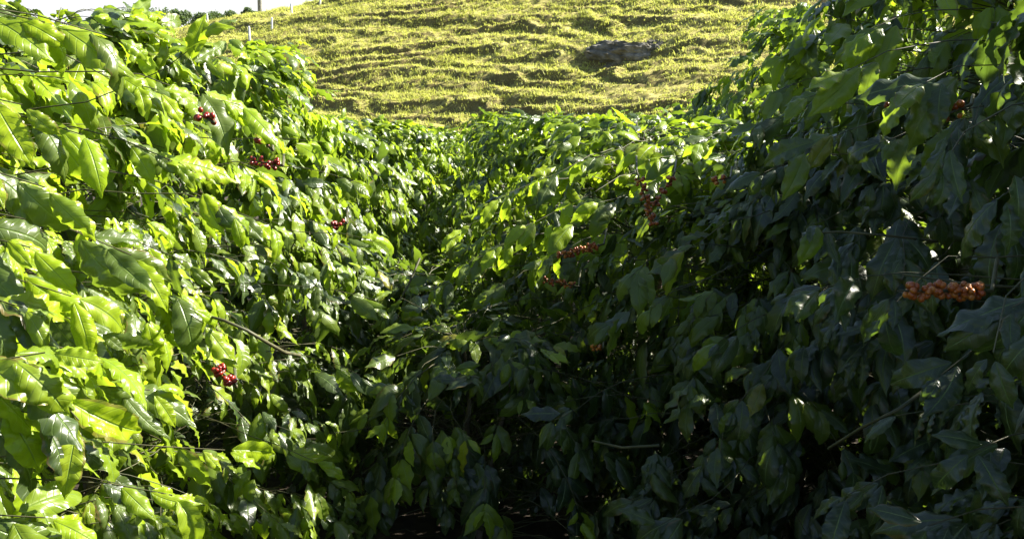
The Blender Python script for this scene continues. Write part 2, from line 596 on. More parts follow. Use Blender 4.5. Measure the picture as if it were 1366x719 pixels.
class Foliage:
    def __init__(s, seed, sunny=0.0):
        s.sunny = sunny  # share of sunlight painted into the leaf colour
        s.ztop = 99.0
        s.crest = 0.0  # painted sunlight added near the crown top
        s.axis = None
        s.r = np.random.default_rng(seed)
        s.O, s.D, s.Nn, s.L, s.Y = [], [], [], [], []
        s.twig = Acc()

    def leaf(s, o, d, n, length, young=0.0):
        ex = np.clip((o[2] - s.ztop + 1.05) / .7, 0, 1) * s.crest  # limer towards the top: sunlight painted into the leaves
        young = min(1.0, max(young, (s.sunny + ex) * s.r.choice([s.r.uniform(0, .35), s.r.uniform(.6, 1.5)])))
        s.O.append(o); s.D.append(d); s.Nn.append(n); s.L.append(length); s.Y.append(young)

    def pair(s, p, T, length, young=0.0, droop=0.25, out=None, roll=0.0, fan=0.66):
        r = s.r
        S = unit(np.cross(T, UP))
        S = unit(S + UP * roll)
        for sg in (-1, 1):
            if r.random() < 0.06:
                continue
            d = T * r.uniform(.5, 1.15) + sg * S * fan * r.uniform(.35, 1.1) + UP * (-droop + r.normal(0, .22))
            d = unit(d)
            n = UP * 0.75 + (out * 0.75 if out is not None else 0) + r.normal(0, .24, 3) + sg * S * 0.2
            l = length * r.uniform(.48, 1.25)
            s.leaf(p + d * 0.012, d, n, l, young)

    def branch(s, p0, az, el0, el1, length, leaf_len, first=0.35, gap=0.062, droop=0.25, young_tip=0.7, rad=0.003):
        """a side branch that arches over, with leaf pairs on its outer part"""
        r = s.r
        n = max(6, int(length / 0.06))
        t = np.linspace(0, 1, n + 1)
        el = el0 + (el1 - el0) * t ** 0.8 + r.normal(0, .03)
        azs = az + np.cumsum(r.normal(0, .035, n + 1)) + r.normal(0, .25) * t
        dirs = np.stack([np.cos(el) * np.sin(azs), np.cos(el) * np.cos(azs), np.sin(el)], 1)
        P = p0 + np.concatenate([[np.zeros(3)], np.cumsum(dirs[:-1] * (length / n), 0)])
        if np.min(np.linalg.norm(P - EYE, axis=1)) > 1.25 or abs(p0[0]) < .01:
            s.twig.add(*tube(P[::2] if n > 6 else P, np.linspace(rad, rad * .35, len(P[::2] if n > 6 else P)), 5))
        cum = t * length
        q = length * first
        out = np.array([math.sin(az), math.cos(az), 0.0])
        k = 0
        while q < length:
            f = q / length
            p = np.array([np.interp(q, cum, P[:, j]) for j in range(3)])
            T = unit(dirs[min(n, int(f * n))])
            yo = 0.0
            if f > 0.86:
                yo = young_tip * r.uniform(.3, 1)
            size = leaf_len * (0.8 + 0.3 * math.sin(math.pi * min(1, f * 1.05)))
            s.pair(p, T, size, yo, droop, out, roll=r.normal(0, .45))
            q += gap * r.uniform(.8, 1.3)
            k += 1
        # terminal pair
        for sg in (-1, 1):
            T = dirs[-1]
            S = unit(np.cross(T, UP))
            s.leaf(P[-1], unit(T + sg * S * .45 + UP * r.uniform(-.1, .35)), UP + r.normal(0, .2, 3), leaf_len * r.uniform(.45, .75), young_tip)
        return P

    def sprig(s, p, direc, leaf_len, pairs=3, droop=0.35, young=0.2, back=0.35, gap=0.05, out=None, rad=0.0022, keep_twig=True):
        """a branch end, its leaves fanned out round the tip p"""
        direc = unit(np.asarray(direc, float))
        p = np.asarray(p, float)
        hd = unit(np.array([direc[0], direc[1], np.clip(direc[2], -.3, .3)]))
        ctl = p - hd * back * 1.1 + UP * .06
        if s.axis is not None:      # the shoot runs back to the stem
            q = np.array([s.axis[0], s.axis[1], p[2] - .14 + s.r.normal(0, .06)])
        else:
            q = p - hd * back * 1.4 - UP * .05
        tt = np.linspace(0, 1, 10)[:, None]
        P = q * (1 - tt) ** 2 + ctl * 2 * tt * (1 - tt) + p * tt ** 2
        P[1:-1] += s.r.normal(0, .006, (8, 3))
        if keep_twig and (s.axis is None or np.min(np.linalg.norm(P[:-2] - EYE, axis=1)) > 1.2):
            s.twig.add(*tube(P, np.linspace(rad * 1.2, rad * .45, 10), 5))
        if out is None:
            out = unit(np.array([-p[0], -p[1], 0.0]))
        for k in range(pairs):
            s.pair(p - direc * gap * k, direc, leaf_len * (0.75 + 0.12 * k), young if k == 0 else young * .4, droop, out, roll=s.r.normal(0, .3))

    def build(s, name, base, cam=EYE, lods=(2.6, 5.0), near=0.75):
        O = np.array(s.O); D = unit(np.array(s.D)); Nn = np.array(s.Nn); L = np.array(s.L); Y = np.array(s.Y)
        Nn = unit(Nn - D * np.sum(Nn * D, 1)[:, None])
        B = np.cross(Nn, D)
        dist = np.linalg.norm(O - cam, axis=1)
        if near:
            k = dist > near
            O, D, Nn, B, L, Y, dist = O[k], D[k], Nn[k], B[k], L[k], Y[k], dist[k]
        tid = s.r.integers(0, NT, len(O))
        rnd = np.clip(s.r.beta(2, 2, len(O)), 0, 1)
        lod = np.where(dist < lods[0], 0, np.where(dist < lods[1], 1, 2))
        Vs, Fs, UVs, R1, R2 = [], [], [], [], []
        off = 0
        for lo in (0, 1, 2):
            for k in range(NT):
                idx = np.where((lod == lo) & (tid == k))[0]
                if len(idx) == 0:
                    continue
                V, F, uv = TEMPL[lo][k]
                M = np.stack([D[idx], B[idx], Nn[idx]], 1) * L[idx][:, None, None]
                W = np.einsum('vj,njk->nvk', V, M) + O[idx][:, None, :]
                nv = len(V)
                Vs.append(W.reshape(-1, 3))
                Fs.append((F[None] + (np.arange(len(idx)) * nv)[:, None, None] + off).reshape(-1, 4))
                UVs.append(np.tile(uv, (len(idx), 1)))
                R1.append(np.repeat(rnd[idx], nv)); R2.append(np.repeat(Y[idx], nv))
                off += nv * len(idx)
        me = make_mesh(name, np.concatenate(Vs) - base, [np.concatenate(Fs)], uv=np.concatenate(UVs),
                       attr={'rnd': np.concatenate(R1), 'young': np.concatenate(R2)})
        return me


def cherries(center, axis, n, length, size, seed, ripe=(0.0, 0.6)):
    """knots of coffee cherries packed round a stretch of branch"""
    r = np.random.default_rng(seed)
    axis = unit(np.asarray(axis, float))
    S = unit(np.cross(axis, UP)); U = np.cross(S, axis)
    A = []
    nu, nv_ = 10, 7
    th = np.linspace(0, 2 * math.pi, nu, endpoint=False)
    ph = np.linspace(0.0, math.pi, nv_)
    Vs, Fs, Rn = [], [], []
    off = 0
    knots = max(2, int(length / 0.024))
    for k in range(n):
        kn = (r.integers(0, knots) + 0.5) / knots - 0.5
        a = r.uniform(0, 2 * math.pi)
        rad_ = size * r.uniform(.55, 1.15)
        c = center + axis * (kn * length + r.normal(0, size * .35)) + (S * math.cos(a) + U * math.sin(a)) * rad_
        ax = unit(S * math.cos(a) + U * math.sin(a) + r.normal(0, .3, 3))
        s1 = unit(np.cross(ax, axis + r.normal(0, .1, 3))); s2 = np.cross(ax, s1)
        sz = size * r.uniform(.42, .56)
        P, Q = np.meshgrid(ph, th, indexing='ij')
        pr_ = np.sin(P)
        loc = (pr_ * np.cos(Q))[..., None] * s1 * sz + (pr_ * np.sin(Q))[..., None] * s2 * sz + (np.cos(P) * 1.18 - 0.12 * (np.cos(P) > .95))[..., None] * ax * sz
        V = (c + loc).reshape(-1, 3)
        i = np.arange(nv_ - 1)[:, None] * nu; j = np.arange(nu)[None, :]; kk = (j + 1) % nu
        F = np.stack([i + j, i + kk, i + nu + kk, i + nu + j], -1).reshape(-1, 4)
        Vs.append(V); Fs.append(F + off); off += len(V)
        Rn.append(np.full(len(V), r.uniform(*ripe)))
    return np.concatenate(Vs), np.concatenate(Fs), np.concatenate(Rn)


# ------------------------------------------------------------------ coffee shrubs
def crown_radius(h, H, Rm, top=0.30):
    f = h / H
    return Rm * np.interp(f, [0, .15, .4, .7, .9, 1.0], [.85, .98, 1.05, .95, .75, top])


def grow(seed, base, H, Rm, leaf_len=0.135, density=1.0, top=0.30, lean=(0, 0), first=0.35, young=.7, shell=400, sunny=0.0, crest=.5, gaps=.36):
    fo = Foliage(seed, sunny)
    fo.ztop = base[2] + H
    fo.crest = crest
    fo.axis = base[:2].copy()
    r = fo.r
    base = np.asarray(base, float)
    wood = Acc()
    tops = []
    for st in range(2):
        a = r.uniform(0, 6.28)
        offs = np.array([math.sin(a), math.cos(a), 0]) * (0.05 if st == 0 else 0.12)
        hh = H * (0.94 if st == 0 else 0.86)
        tt = np.linspace(0, 1, 12)[:, None]
        P = base + offs * (0.3 + tt * 1.5) + UP * hh * tt + np.array([lean[0], lean[1], 0]) * tt ** 1.5 + r.normal(0, .008, (12, 3))
        P[0] = base + offs * .3 - UP * 0.05
        wood.add(*tube(P, np.linspace(.024, .006, 12), 8))
        tops.append(P)
    h = 0.22
    az = r.uniform(0, 6.28)
    while h < H * 0.97:
        P = tops[r.integers(0, 2)]
        f = h / H
        for k in range(2):
            az += math.pi + r.normal(0, .25)
            hz = min(h, P[-1][2] - base[2])
            p0 = np.array([np.interp(hz + base[2], P[:, 2], P[:, j]) for j in range(3)])
            p0[2] = base[2] + hz
            Rr = crown_radius(h, H, Rm, top) * r.uniform(.72, 1.12) * (1 + 0.10 * math.sin(3 * az + seed))
            el0 = r.uniform(.1, .5) + 0.75 * max(0, f - .75) / .25 * r.uniform(.3, 1)
            el1 = el0 - r.uniform(.7, 1.25)
            ln = Rr * 1.0
            fo.branch(p0, az, el0, el1, max(.18, ln), leaf_len * r.uniform(.85, 1.15), first=first if ln > .4 else .15,
                      droop=r.uniform(.2, .85), young_tip=young * (0.35 + 0.65 * f), gap=.075)
        az += 1.35 + r.normal(0, .3)
        h += 0.045 / density * r.uniform(.8, 1.2)
    # leafy ends of the finer shoots all over the outside of the crown
    for k in range(int(shell * H * Rm)):
        hh = H * (1.04 - 0.96 * r.random() ** 1.15)
        a = r.uniform(0, 2 * math.pi)
        cap = max(0.0, (hh / H - .86) / .18)
        rr = crown_radius(min(hh, H), H, Rm, top) * (1 + 0.12 * math.sin(3 * a + seed) + 0.08 * math.sin(7 * hh + 2 * a)) * r.uniform(.80, 1.03)
        cl = vnoise(np.array([a * Rm * 3.0 + seed * 7.3]), np.array([hh * 3.6 + a * .8]), seed)[0]
        if cl < gaps and cap <= 0:
            continue
        rr *= .66 + .50 * cl
        if cap > 0:
            rr *= math.sqrt(r.random())
        o_ = np.array([math.sin(a), math.cos(a), 0.0])
        p = base + o_ * rr + UP * hh + np.array([lean[0], lean[1], 0]) * (hh / H) ** 1.5
        up_ = 0.35 * cap - 0.28 * (1 - cap) + r.normal(0, .2)
        tan_ = np.array([o_[1], -o_[0], 0]) * r.normal(0, .5)
        fo.sprig(p, o_ + tan_ + UP * up_, leaf_len * r.uniform(.85, 1.15), pairs=r.integers(2, 4), droop=r.uniform(.3, .85) * (1 - .6 * cap),
                 young=young * r.uniform(.0, 1.0) * (.5 + .5 * hh / H), back=min(.3, rr * .6), out=o_, keep_twig=r.random() < .5)
    return fo, wood


SHRUBS = []


def shrub_object(fo, wood, base, label, group, name='coffee_shrub', lods=(2.6, 5.0), near=0.75):
    root = bpy.data.objects.new(name, None)
    COL.objects.link(root)
    root.location = base
    root.empty_display_size = .2
    root['label'] = label; root['category'] = 'coffee shrub'; root['group'] = group
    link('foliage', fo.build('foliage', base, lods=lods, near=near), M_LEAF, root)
    link('trunk', wood.mesh('trunk', base), M_WOOD, root)
    link('twigs', fo.twig.mesh('twigs', base), M_TWIG, root)
    SHRUBS.append(root)
    return root


def add_cherries(root, center, axis, n, length, size, seed, ripe=(0, .6), label=None):
    V, F, Rn = cherries(np.asarray(center, float), axis, n, length, size, seed, ripe)
    me = make_mesh('cherry_cluster', V - np.array(root.location), [F], attr={'rnd': Rn})
    o = link('cherry_cluster', me, M_CHERRY, root)
    if label:
        o['label'] = label
    return o


def gz(x, y):
    return float(ground_z(x, y))


#       x     y    H    R    leaf  dens seed top  key, label
LEFT_G = 'coffee shrubs of the left row'
RIGHT_G = 'coffee shrubs of the right row'
FAR_G = 'coffee shrubs further down the slope'
NEAR = [
    (-1.85, 0.85, 2.76, 1.05, .145, 1.6, 11, .55, 'left_a', 'nearest sunlit coffee shrub with the largest lime leaves, filling the left edge', LEFT_G),
    (-1.74, 2.10, 2.33, .95, .158, 1.6, 12, .60, 'left_b', 'lime green coffee shrub under the white sky with a pale bare curved stem', LEFT_G),
    (-1.62, 3.25, 2.30, .98, .162, 1.6, 13, .50, 'left_c', 'sunlit coffee shrub with several dark red cherry knots, left of the dark gap', LEFT_G),
    (1.80, 1.45, 2.75, 1.05, .165, 1.5, 21, .60, 'right_a', 'shaded coffee shrub at the right edge bearing the long orange cherry cluster', RIGHT_G),
    (1.90, 3.10, 2.92, 1.18, .162, 1.6, 22, .60, 'right_b', 'tallest coffee shrub, its crown rising against the pasture to the top right', RIGHT_G),
    (1.22, 3.50, 1.80, 1.05, .165, 1.6, 23, .50, 'right_c', 'dark grey-green coffee shrub filling the lower middle right, in front of the sunlit slope', RIGHT_G),
    (0.66, 4.60, 1.95, 1.08, .168, 1.6, 24, .60, 'right_d', 'coffee shrub with rusty cherries and a sunlit rounded top right of the gap', RIGHT_G),
    (-0.60, 4.85, 1.15, .80, .155, 1.5, 25, .60, 'gap', 'shaded coffee shrub closing the middle of the dark gap between the rows', LEFT_G),
    (-0.20, 3.70, 1.10, .88, .155, 1.5, 26, .60, 'low', 'low coffee shrub in deep shade at the bottom of the gap', LEFT_G),
    (2.70, 4.45, 3.10, 1.05, .145, 1.3, 27, .60, 'right_e', 'coffee shrub peeping over the tallest one near the top right corner', RIGHT_G),
]
roots = {}
parts = {}
for (x, y, H, Rm, ll, dn, seed, top, key, label, grp) in NEAR:
    base = np.array([x, y, gz(x, y)])
    fo, wood = grow(seed, base, H, Rm, ll, dn * .55, top, first=.6, gaps=.50 if grp == LEFT_G else .34, young=.9 if grp == LEFT_G else .15, sunny=dict(left_a=.95, left_b=.85, left_c=.55).get(key, .03), crest=dict(right_a=.1, right_b=.8, right_d=1.1, right_c=.3, low=0, gap=0).get(key, .45))  # sunlit row painted limer, shaded shrubs kept dark
    parts[key] = (fo, wood, base, label, grp)

# branch ends that stand out of the crowns: key, spot, distance, direction, leaf length, pairs, young
SPRIGS = [  # last value also paints sunlight: limer on lit ends
    ('left_a', 40, 330, 1.50, (.8, -.1, -.3), 0.128, 3, .5), ('left_a', 95, 395, 1.55, (.8, -.1, -.35), 0.128, 3, .8),
    ('left_a', 130, 440, 1.60, (.8, -.1, -.3), 0.123, 3, .3), ('left_a', 30, 410, 1.45, (.8, -.1, -.2), 0.128, 3, .6),
    ('left_a', 110, 180, 1.60, (.8, 0, -.3), 0.128, 3, .7), ('left_a', 30, 140, 1.50, (.8, 0, -.2), 0.128, 3, .7),
    ('left_b', 230, 215, 1.85, (.8, 0, -.35), .14, 3, .7), ('left_b', 250, 350, 1.90, (.8, -.1, -.35), .14, 3, .5),
    ('right_c', 815, 430, 2.95, (-.7, -.4, -.3), .15, 3, .0), ('right_c', 870, 410, 2.85, (-.7, -.4, -.3), .15, 3, .0),
    ('right_c', 900, 340, 2.90, (-.7, -.4, -.25), .15, 3, .1),
    ('left_a', 150, 50, 1.62, (.8, .3, -.25), 0.126, 3, .8), ('left_a', 60, 30, 1.62, (.7, .1, -.1), 0.126, 3, .8),
    ('left_a', 175, 340, 1.40, (.8, -.2, -.25), 0.122, 3, .6), ('left_a', 60, 250, 1.35, (.8, 0, -.3), 0.126, 3, .6),
    ('left_a', 105, 560, 1.40, (.5, -.3, -.5), 0.122, 3, .8), ('left_a', 200, 520, 1.57, (.8, .2, -.2), 0.126, 3, .9),
    ('left_a', 60, 470, 1.30, (.8, .2, .0), 0.126, 3, .9), ('left_a', 300, 600, 1.73, (.9, .2, -.25), 0.118, 3, .9),
    ('left_a', 230, 660, 1.62, (.9, .1, -.3), 0.118, 3, .8), ('left_a', 60, 690, 1.40, (.9, .1, -.1), 0.126, 3, .9),
    ('left_b', 262, 60, 2.16, (.3, 0, .8), 0.134, 2, .3), ('left_b', 320, 140, 2.05, (.9, .1, -.35), 0.139, 3, .8),
    ('left_b', 310, 285, 1.94, (.7, -.3, -.45), 0.130, 3, .4), ('left_b', 270, 430, 1.94, (.6, -.3, -.5), 0.126, 3, .7),
    ('left_b', 210, 120, 1.89, (.8, 0, -.3), 0.143, 3, .8), ('left_b', 360, 300, 2.27, (.8, 0, -.3), 0.126, 3, .7),
    ('left_c', 495, 320, 3.13, (1, 0, -.1), 0.134, 3, .8), ('left_c', 480, 245, 3.02, (1, 0, -.2), 0.134, 3, .9),
    ('left_c', 430, 190, 2.81, (1, 0, .05), 0.134, 3, .8), ('left_c', 500, 400, 3.13, (1, 0, -.2), 0.126, 3, .6),
    ('left_c', 420, 615, 2.59, (.9, -.2, -.2), 0.118, 3, .7), ('left_c', 480, 500, 3.13, (.9, -.2, -.3), 0.118, 3, .2),
    ('right_a', 1095, 385, 1.95, (-.9, -.3, -.1), 0.132, 3, .15), ('right_a', 1325, 470, 1.40, (-.2, -.3, -.7), 0.136, 1, .0),
    ('right_a', 1255, 225, 1.60, (-.3, -.3, -.7), 0.132, 2, .0), ('right_a', 1340, 260, 1.5, (-.3, -.3, -.6), 0.132, 2, .0),
    ('right_a', 1300, 600, 1.50, (-.6, -.4, .1), 0.132, 3, .0), ('right_a', 1130, 660, 1.85, (-.7, -.3, -.1), 0.132, 3, .0),
    ('right_a', 1255, 500, 1.7, (-.7, -.3, -.4), 0.132, 2, .0), ('right_a', 1350, 410, 1.5, (-.8, -.2, -.3), 0.132, 2, .0),
    ('right_a', 1180, 420, 1.85, (-.3, -.3, -.6), 0.123, 2, .0), ('right_a', 1240, 700, 1.55, (-.7, -.3, .1), 0.132, 3, .0),
    ('right_b', 1235, 110, 2.0, (-.8, -.3, -.1), .17, 3, .1), ('right_b', 1130, 95, 2.3, (-.9, -.2, -.3), .17, 3, .8),
    ('right_b', 1075, 200, 2.4, (-.8, -.2, -.45), .16, 3, .3), ('right_b', 1180, 190, 2.2, (-.8, -.2, -.2), .16, 3, .05),
    ('right_c', 960, 455, 2.6, (-.6, -.5, .0), .15, 3, .0), ('right_c', 980, 545, 2.6, (-.5, -.5, -.5), .15, 2, .0),
    ('right_c', 1080, 300, 2.5, (-.6, -.5, .1), .15, 3, .0), ('right_c', 880, 700, 2.6, (-.7, -.4, .0), .15, 3, .1),
    ('right_c', 840, 370, 3.0, (-.5, -.5, -.3), .15, 3, .0), ('right_c', 740, 560, 3.1, (-.6, -.5, -.2), .14, 3, .0),
    ('right_d', 935, 190, 3.60, (-.8, -.4, -.1), .155, 3, .9), ('right_d', 850, 200, 3.60, (-.8, -.4, -.15), .155, 3, .8),
    ('right_d', 785, 215, 3.70, (-.8, -.4, -.2), .15, 3, .9), ('right_d', 720, 240, 3.75, (-.85, -.4, -.25), .15, 3, .7),
    ('right_d', 655, 270, 3.85, (-.85, -.4, -.3), .15, 3, .8), ('right_d', 605, 310, 3.95, (-.85, -.4, -.3), .15, 3, .6),
    ('right_d', 865, 245, 3.50, (-.8, -.45, -.2), .15, 3, .4), ('right_d', 765, 270, 3.55, (-.8, -.45, -.2), .15, 3, .8),
    ('right_d', 690, 305, 3.70, (-.8, -.4, -.25), .15, 3, .6), ('right_d', 625, 350, 3.85, (-.85, -.4, -.3), .15, 3, .4),
    ('right_d', 580, 385, 4.00, (-.85, -.4, -.3), .15, 3, .3), ('right_d', 725, 345, 3.60, (-.8, -.4, -.25), .15, 3, .4),
    ('right_d', 650, 390, 3.75, (-.8, -.4, -.3), .15, 3, .2), ('right_d', 590, 440, 3.90, (-.85, -.4, -.3), .15, 3, .1),
    ('right_d', 560, 500, 3.90, (-.85, -.4, -.3), .15, 3, .0), ('right_d', 640, 500, 3.60, (-.8, -.4, -.3), .15, 3, .1),
    ('right_b', 1050, 75, 3.0, (-.8, -.3, -.1), .155, 3, .8), ('right_b', 1070, 45, 3.0, (-.8, -.3, .1), .155, 3, .8),
    ('right_b', 1100, 20, 2.9, (-.7, -.3, .2), .155, 3, .8), ('right_b', 1040, 120, 2.9, (-.8, -.3, -.2), .155, 3, .5),
    ('right_b', 1015, 165, 2.8, (-.8, -.3, -.2), .155, 3, .3), ('right_b', 1080, 130, 2.6, (-.8, -.3, -.3), .16, 3, .6),
    ('right_b', 1160, 40, 2.5, (-.8, -.3, -.2), .16, 3, .8), ('right_b', 1020, 230, 2.7, (-.8, -.4, -.2), .16, 3, .0),
    ('right_d', 800, 270, 3.4, (-.7, -.5, .1), .16, 3, .9), ('right_d', 740, 300, 3.6, (-.8, -.4, .0), .16, 3, .7),
    ('right_d', 660, 330, 3.8, (-.8, -.4, -.1), .15, 3, .5), ('right_d', 690, 450, 3.5, (-.8, -.4, -.1), .15, 3, .2),
    ('right_d', 880, 210, 3.6, (-.7, -.5, .1), .16, 3, .9), ('right_d', 960, 205, 3.7, (-.7, -.5, .1), .16, 3, .9),
]
for key, u, v, d, dr, ll, n, y in SPRIGS:
    parts[key][0].sprig(at(u, v, d), dr, ll, pairs=n, droop=.35, young=y, back=.4, gap=.045)
CHERRIES = [   # shrub, spot, distance, axis, how many, length, size, ripeness
    ('right_a', 1260, 388, 1.70, (1, .1, -.03), 86, .145, .0120, (.72, 1.0)),
    ('right_b', 1185, 130, 2.08, (.5, .1, -.6), 12, .05, .014, (.6, 1.0)),
    ('right_b', 1270, 150, 2.02, (.8, .1, .3), 12, .07, .013, (.55, 1.0)),
    ('right_c', 862, 268, 3.16, (-.3, -.2, .8), 70, .20, .0125, (.55, 1.0)),
    ('right_c', 885, 255, 3.22, (.4, -.2, .8), 46, .13, .012, (.55, 1.0)),
    ('right_d', 770, 335, 3.52, (.8, -.3, .3), 64, .19, .0125, (.55, 1.0)),
    ('right_d', 745, 377, 3.58, (.9, -.3, -.1), 36, .14, .012, (.6, 1.0)),
    ('right_c', 960, 240, 3.12, (.8, -.2, .2), 14, .06, .013, (.55, 1.0)),
    ('right_c', 797, 463, 3.28, (.8, -.2, -.1), 10, .035, .013, (.9, 1.0)),
    ('left_b', 300, 500, 2.02, (.6, -.2, -.6), 36, .06, .0115, (.0, .3)),
    ('left_c', 352, 190, 2.65, (.6, -.2, -.5), 22, .06, .012, (.0, .25)),
    ('left_c', 352, 217, 2.65, (.9, -.2, -.1), 24, .10, .012, (.0, .25)),
    ('left_c', 452, 300, 2.85, (.8, -.2, .2), 16, .05, .012, (.0, .25)),
    ('left_b', 275, 158, 1.86, (.7, -.2, -.3), 10, .03, .011, (.0, .3)),
]
for key, u, v, d, ax, n, ln, sz, ripe in CHERRIES:
    c_ = at(u, v, d); ax_ = unit(np.array(ax, float)); away = unit(np.array([c_[0], c_[1], 0.0]))
    P_ = np.stack([c_ - ax_ * ln * .6, c_, c_ + ax_ * ln * .6, c_ + ax_ * ln * .7 + away * .25])
    parts[key][0].twig.add(*tube(P_, [.0015, .003, .0035, .004], 6))
# bare stems seen between the leaves: shrub, spots with distances, radius
STEMS = [
    ('left_b', [(235, 412, 2.25), (262, 417, 2.05), (300, 428, 1.93), (330, 441, 1.91), (355, 456, 1.95), (380, 470, 2.05), (400, 474, 2.3)], .0042),
    ('right_b', [(1070, 312, 2.6), (1120, 309, 2.5), (1180, 314, 2.45), (1250, 322, 2.6)], .0035),
    ('right_c', [(790, 588, 3.0), (830, 597, 2.9), (880, 594, 2.85)], .005),
    ('right_a', [(1105, 598, 2.1), (1150, 570, 1.95), (1200, 545, 1.9), (1260, 500, 2.0)], .004),
    ('left_c', [(528, 410, 4.2), (545, 380, 4.2), (560, 345, 4.3)], .006),
    ('right_a', [(1205, 366, 1.9), (1300, 380, 1.85), (1366, 384, 1.9)], .003),
]
for key, pp, rr in STEMS:
    parts[key][0].twig.add(*tube(np.array([at(*q) for q in pp]), np.linspace(rr * .7, rr, len(pp)), 7))
for key, (fo, wood, base, label, grp) in parts.items():
    roots[key] = shrub_object(fo, wood, base, label, grp)

for k, (key, u, v, d, ax, n, ln, sz, ripe) in enumerate(CHERRIES):
    add_cherries(roots[key], at(u, v, d), ax, n, ln, sz, 300 + k, ripe)

# two seed shrubs, copied for the rest of the plantation
FAR = [
    (-1.50, 4.40, 1.00, 0, 'lime green coffee shrub between the cherry-bearing left shrub and the dark gap'),
    (-1.40, 5.80, .90, 1, 'pale sunlit coffee shrub above the left side of the gap'),
    (-1.10, 7.30, .85, 0, 'small leaved coffee shrub at the bottom edge of the pasture, above the dark gap'),
    (-0.9, 8.9, .85, 1, 'distant coffee shrub whose top meets the grass just right of the gap'),
    (0.30, 6.40, .90, 1, 'coffee shrub behind the sunlit slope of the rusty-cherried shrub'),
    (0.05, 8.0, .86, 0, 'distant coffee shrub right of the gap, under the middle of the pasture'),
    (-.2, 9.7, .82, 1, 'far small coffee shrub glimpsed through the leaves in the middle of the photo'),
    (4.3, 4.1, 1.4, 1, 'tall coffee shrub hidden behind the top right corner of the photo'),  # out of sight, scaled up to cast shade on the right row
    (3.2, 2.2, 1.45, 1, 'tall coffee shrub hidden behind the shaded shrub at the right edge'),  # out of sight, made taller to shade the near right crown
    (2.2, 6.2, 1.17, 0, 'coffee shrub at the foot of the tallest right hand crown, touching the grass'),
    (1.9, 7.8, .95, 1, 'distant coffee shrub below and right of the rock on the hill'),
    (1.6, 9.5, .88, 0, 'distant coffee shrub straight below the rock on the hill'),
    (3.6, 3.2, 1.1, 0, 'coffee shrub hidden behind the tallest crown on the right'),
    (4.2, 5.6, 1.0, 1, 'coffee shrub hidden far behind the tallest crown on the right'),
    (3.9, 7.4, 1.0, 0, 'coffee shrub showing through a small hole in the top right foliage'),
    (-2.2, 10.4, .82, 0, 'farthest coffee shrub on the left, where the sunlit crowns end at the grass'),
    (-3.6, 7.2, 1.0, 0, 'coffee shrub hidden far behind the left row'),
    (-3.4, 5.3, 1.0, 1, 'coffee shrub barely seen through the big lime leaves of the left row'),
    (-3.2, 3.4, 1.0, 0, 'coffee shrub hidden behind the nearest left shrubs'),
    (-1.2, 11.5, .8, 0, 'farthest coffee shrub below the middle of the pasture, just right of the gap'),
]
protos = []
for k, (H, Rm) in enumerate(((2.3, 1.0), (2.2, 1.05))):
    fo, wood = grow(50 + k, np.zeros(3), H, Rm, .158, .6, .6, first=.55, sunny=.12, crest=.7)
    protos.append(shrub_object(fo, wood, np.zeros(3), 'x', FAR_G, lods=(-1, 99) if True else None, near=0))


def children(o):
    return [c for c in bpy.data.objects if c.parent == o]


pch = [children(p) for p in protos]
used = [False, False]
for i, (x, y, sc, k, label) in enumerate(FAR):
    if not used[k]:
        o = protos[k]; used[k] = True
    else:
        o = protos[k].copy(); COL.objects.link(o)
        for c in pch[k]:
            d = c.copy(); COL.objects.link(d); d.parent = o
        SHRUBS.append(o)
    o.location = (x, y, gz(x, y))
    o.rotation_euler = (0, 0, i * 2.399)
    o.scale = (sc, sc, sc)
    o['label'] = label


# ------------------------------------------------------------------ hill: posts, rocky bank, trees on the skyline
def hz(x, y):
    return float(hill_surf(np.array([x]), np.array([y]))[0])


M_POST = simple_mat('post_paint', [(0.55, 0.55, 0.52), (0.78, 0.77, 0.74)], scale=4, rough=0.8)


def fence_post(x, y, h, lean, label):
    z = hz(x, y)
    P = np.array([[0, 0, -.3], [lean * .3, 0, h * .4], [lean * h * .8, .01, h * .93], [lean * h * .85, .01, h]])
    V, F = tube(P, [.085, .08, .075, .055], 8)
    n = len(V)
    V = np.concatenate([V, [P[-1] + [0, 0, .02]]])
    me = make_mesh('fence_post', V, [F, np.array([[n - 8 + i, n - 8 + (i + 1) % 8, n] for i in range(8)])])
    link('fence_post', me, M_POST, None, (x, y, z), label=label, category='fence post', group='white posts on the hillside')


fence_post(-19.25, 67.2, 1.10, .02, 'white fence post lowest down the grassy hill')
fence_post(-18.0, 68.8, .85, .10, 'leaning white fence post, second from the lowest on the hill')
fence_post(-17.1, 71.6, .75, .0, 'white fence post third up the slope of the grassy hill')
fence_post(-15.2, 73.3, .75, .02, 'white fence post nearest the top edge of the photo')
fence_post(-28.6, 78.0, 1.30, .0, 'white fence post on the skyline beside a dark round tree')
fence_post(-26.0, 78.6, 1.15, .0, 'white fence post on the skyline among the small far trees')

# rocky bank
M_ROCK = simple_mat('bank_rock', [(0.05, 0.048, 0.035), (0.13, 0.12, 0.09), (0.24, 0.23, 0.20)], scale=1.6, rough=0.95, bump=0.12, detail=10)


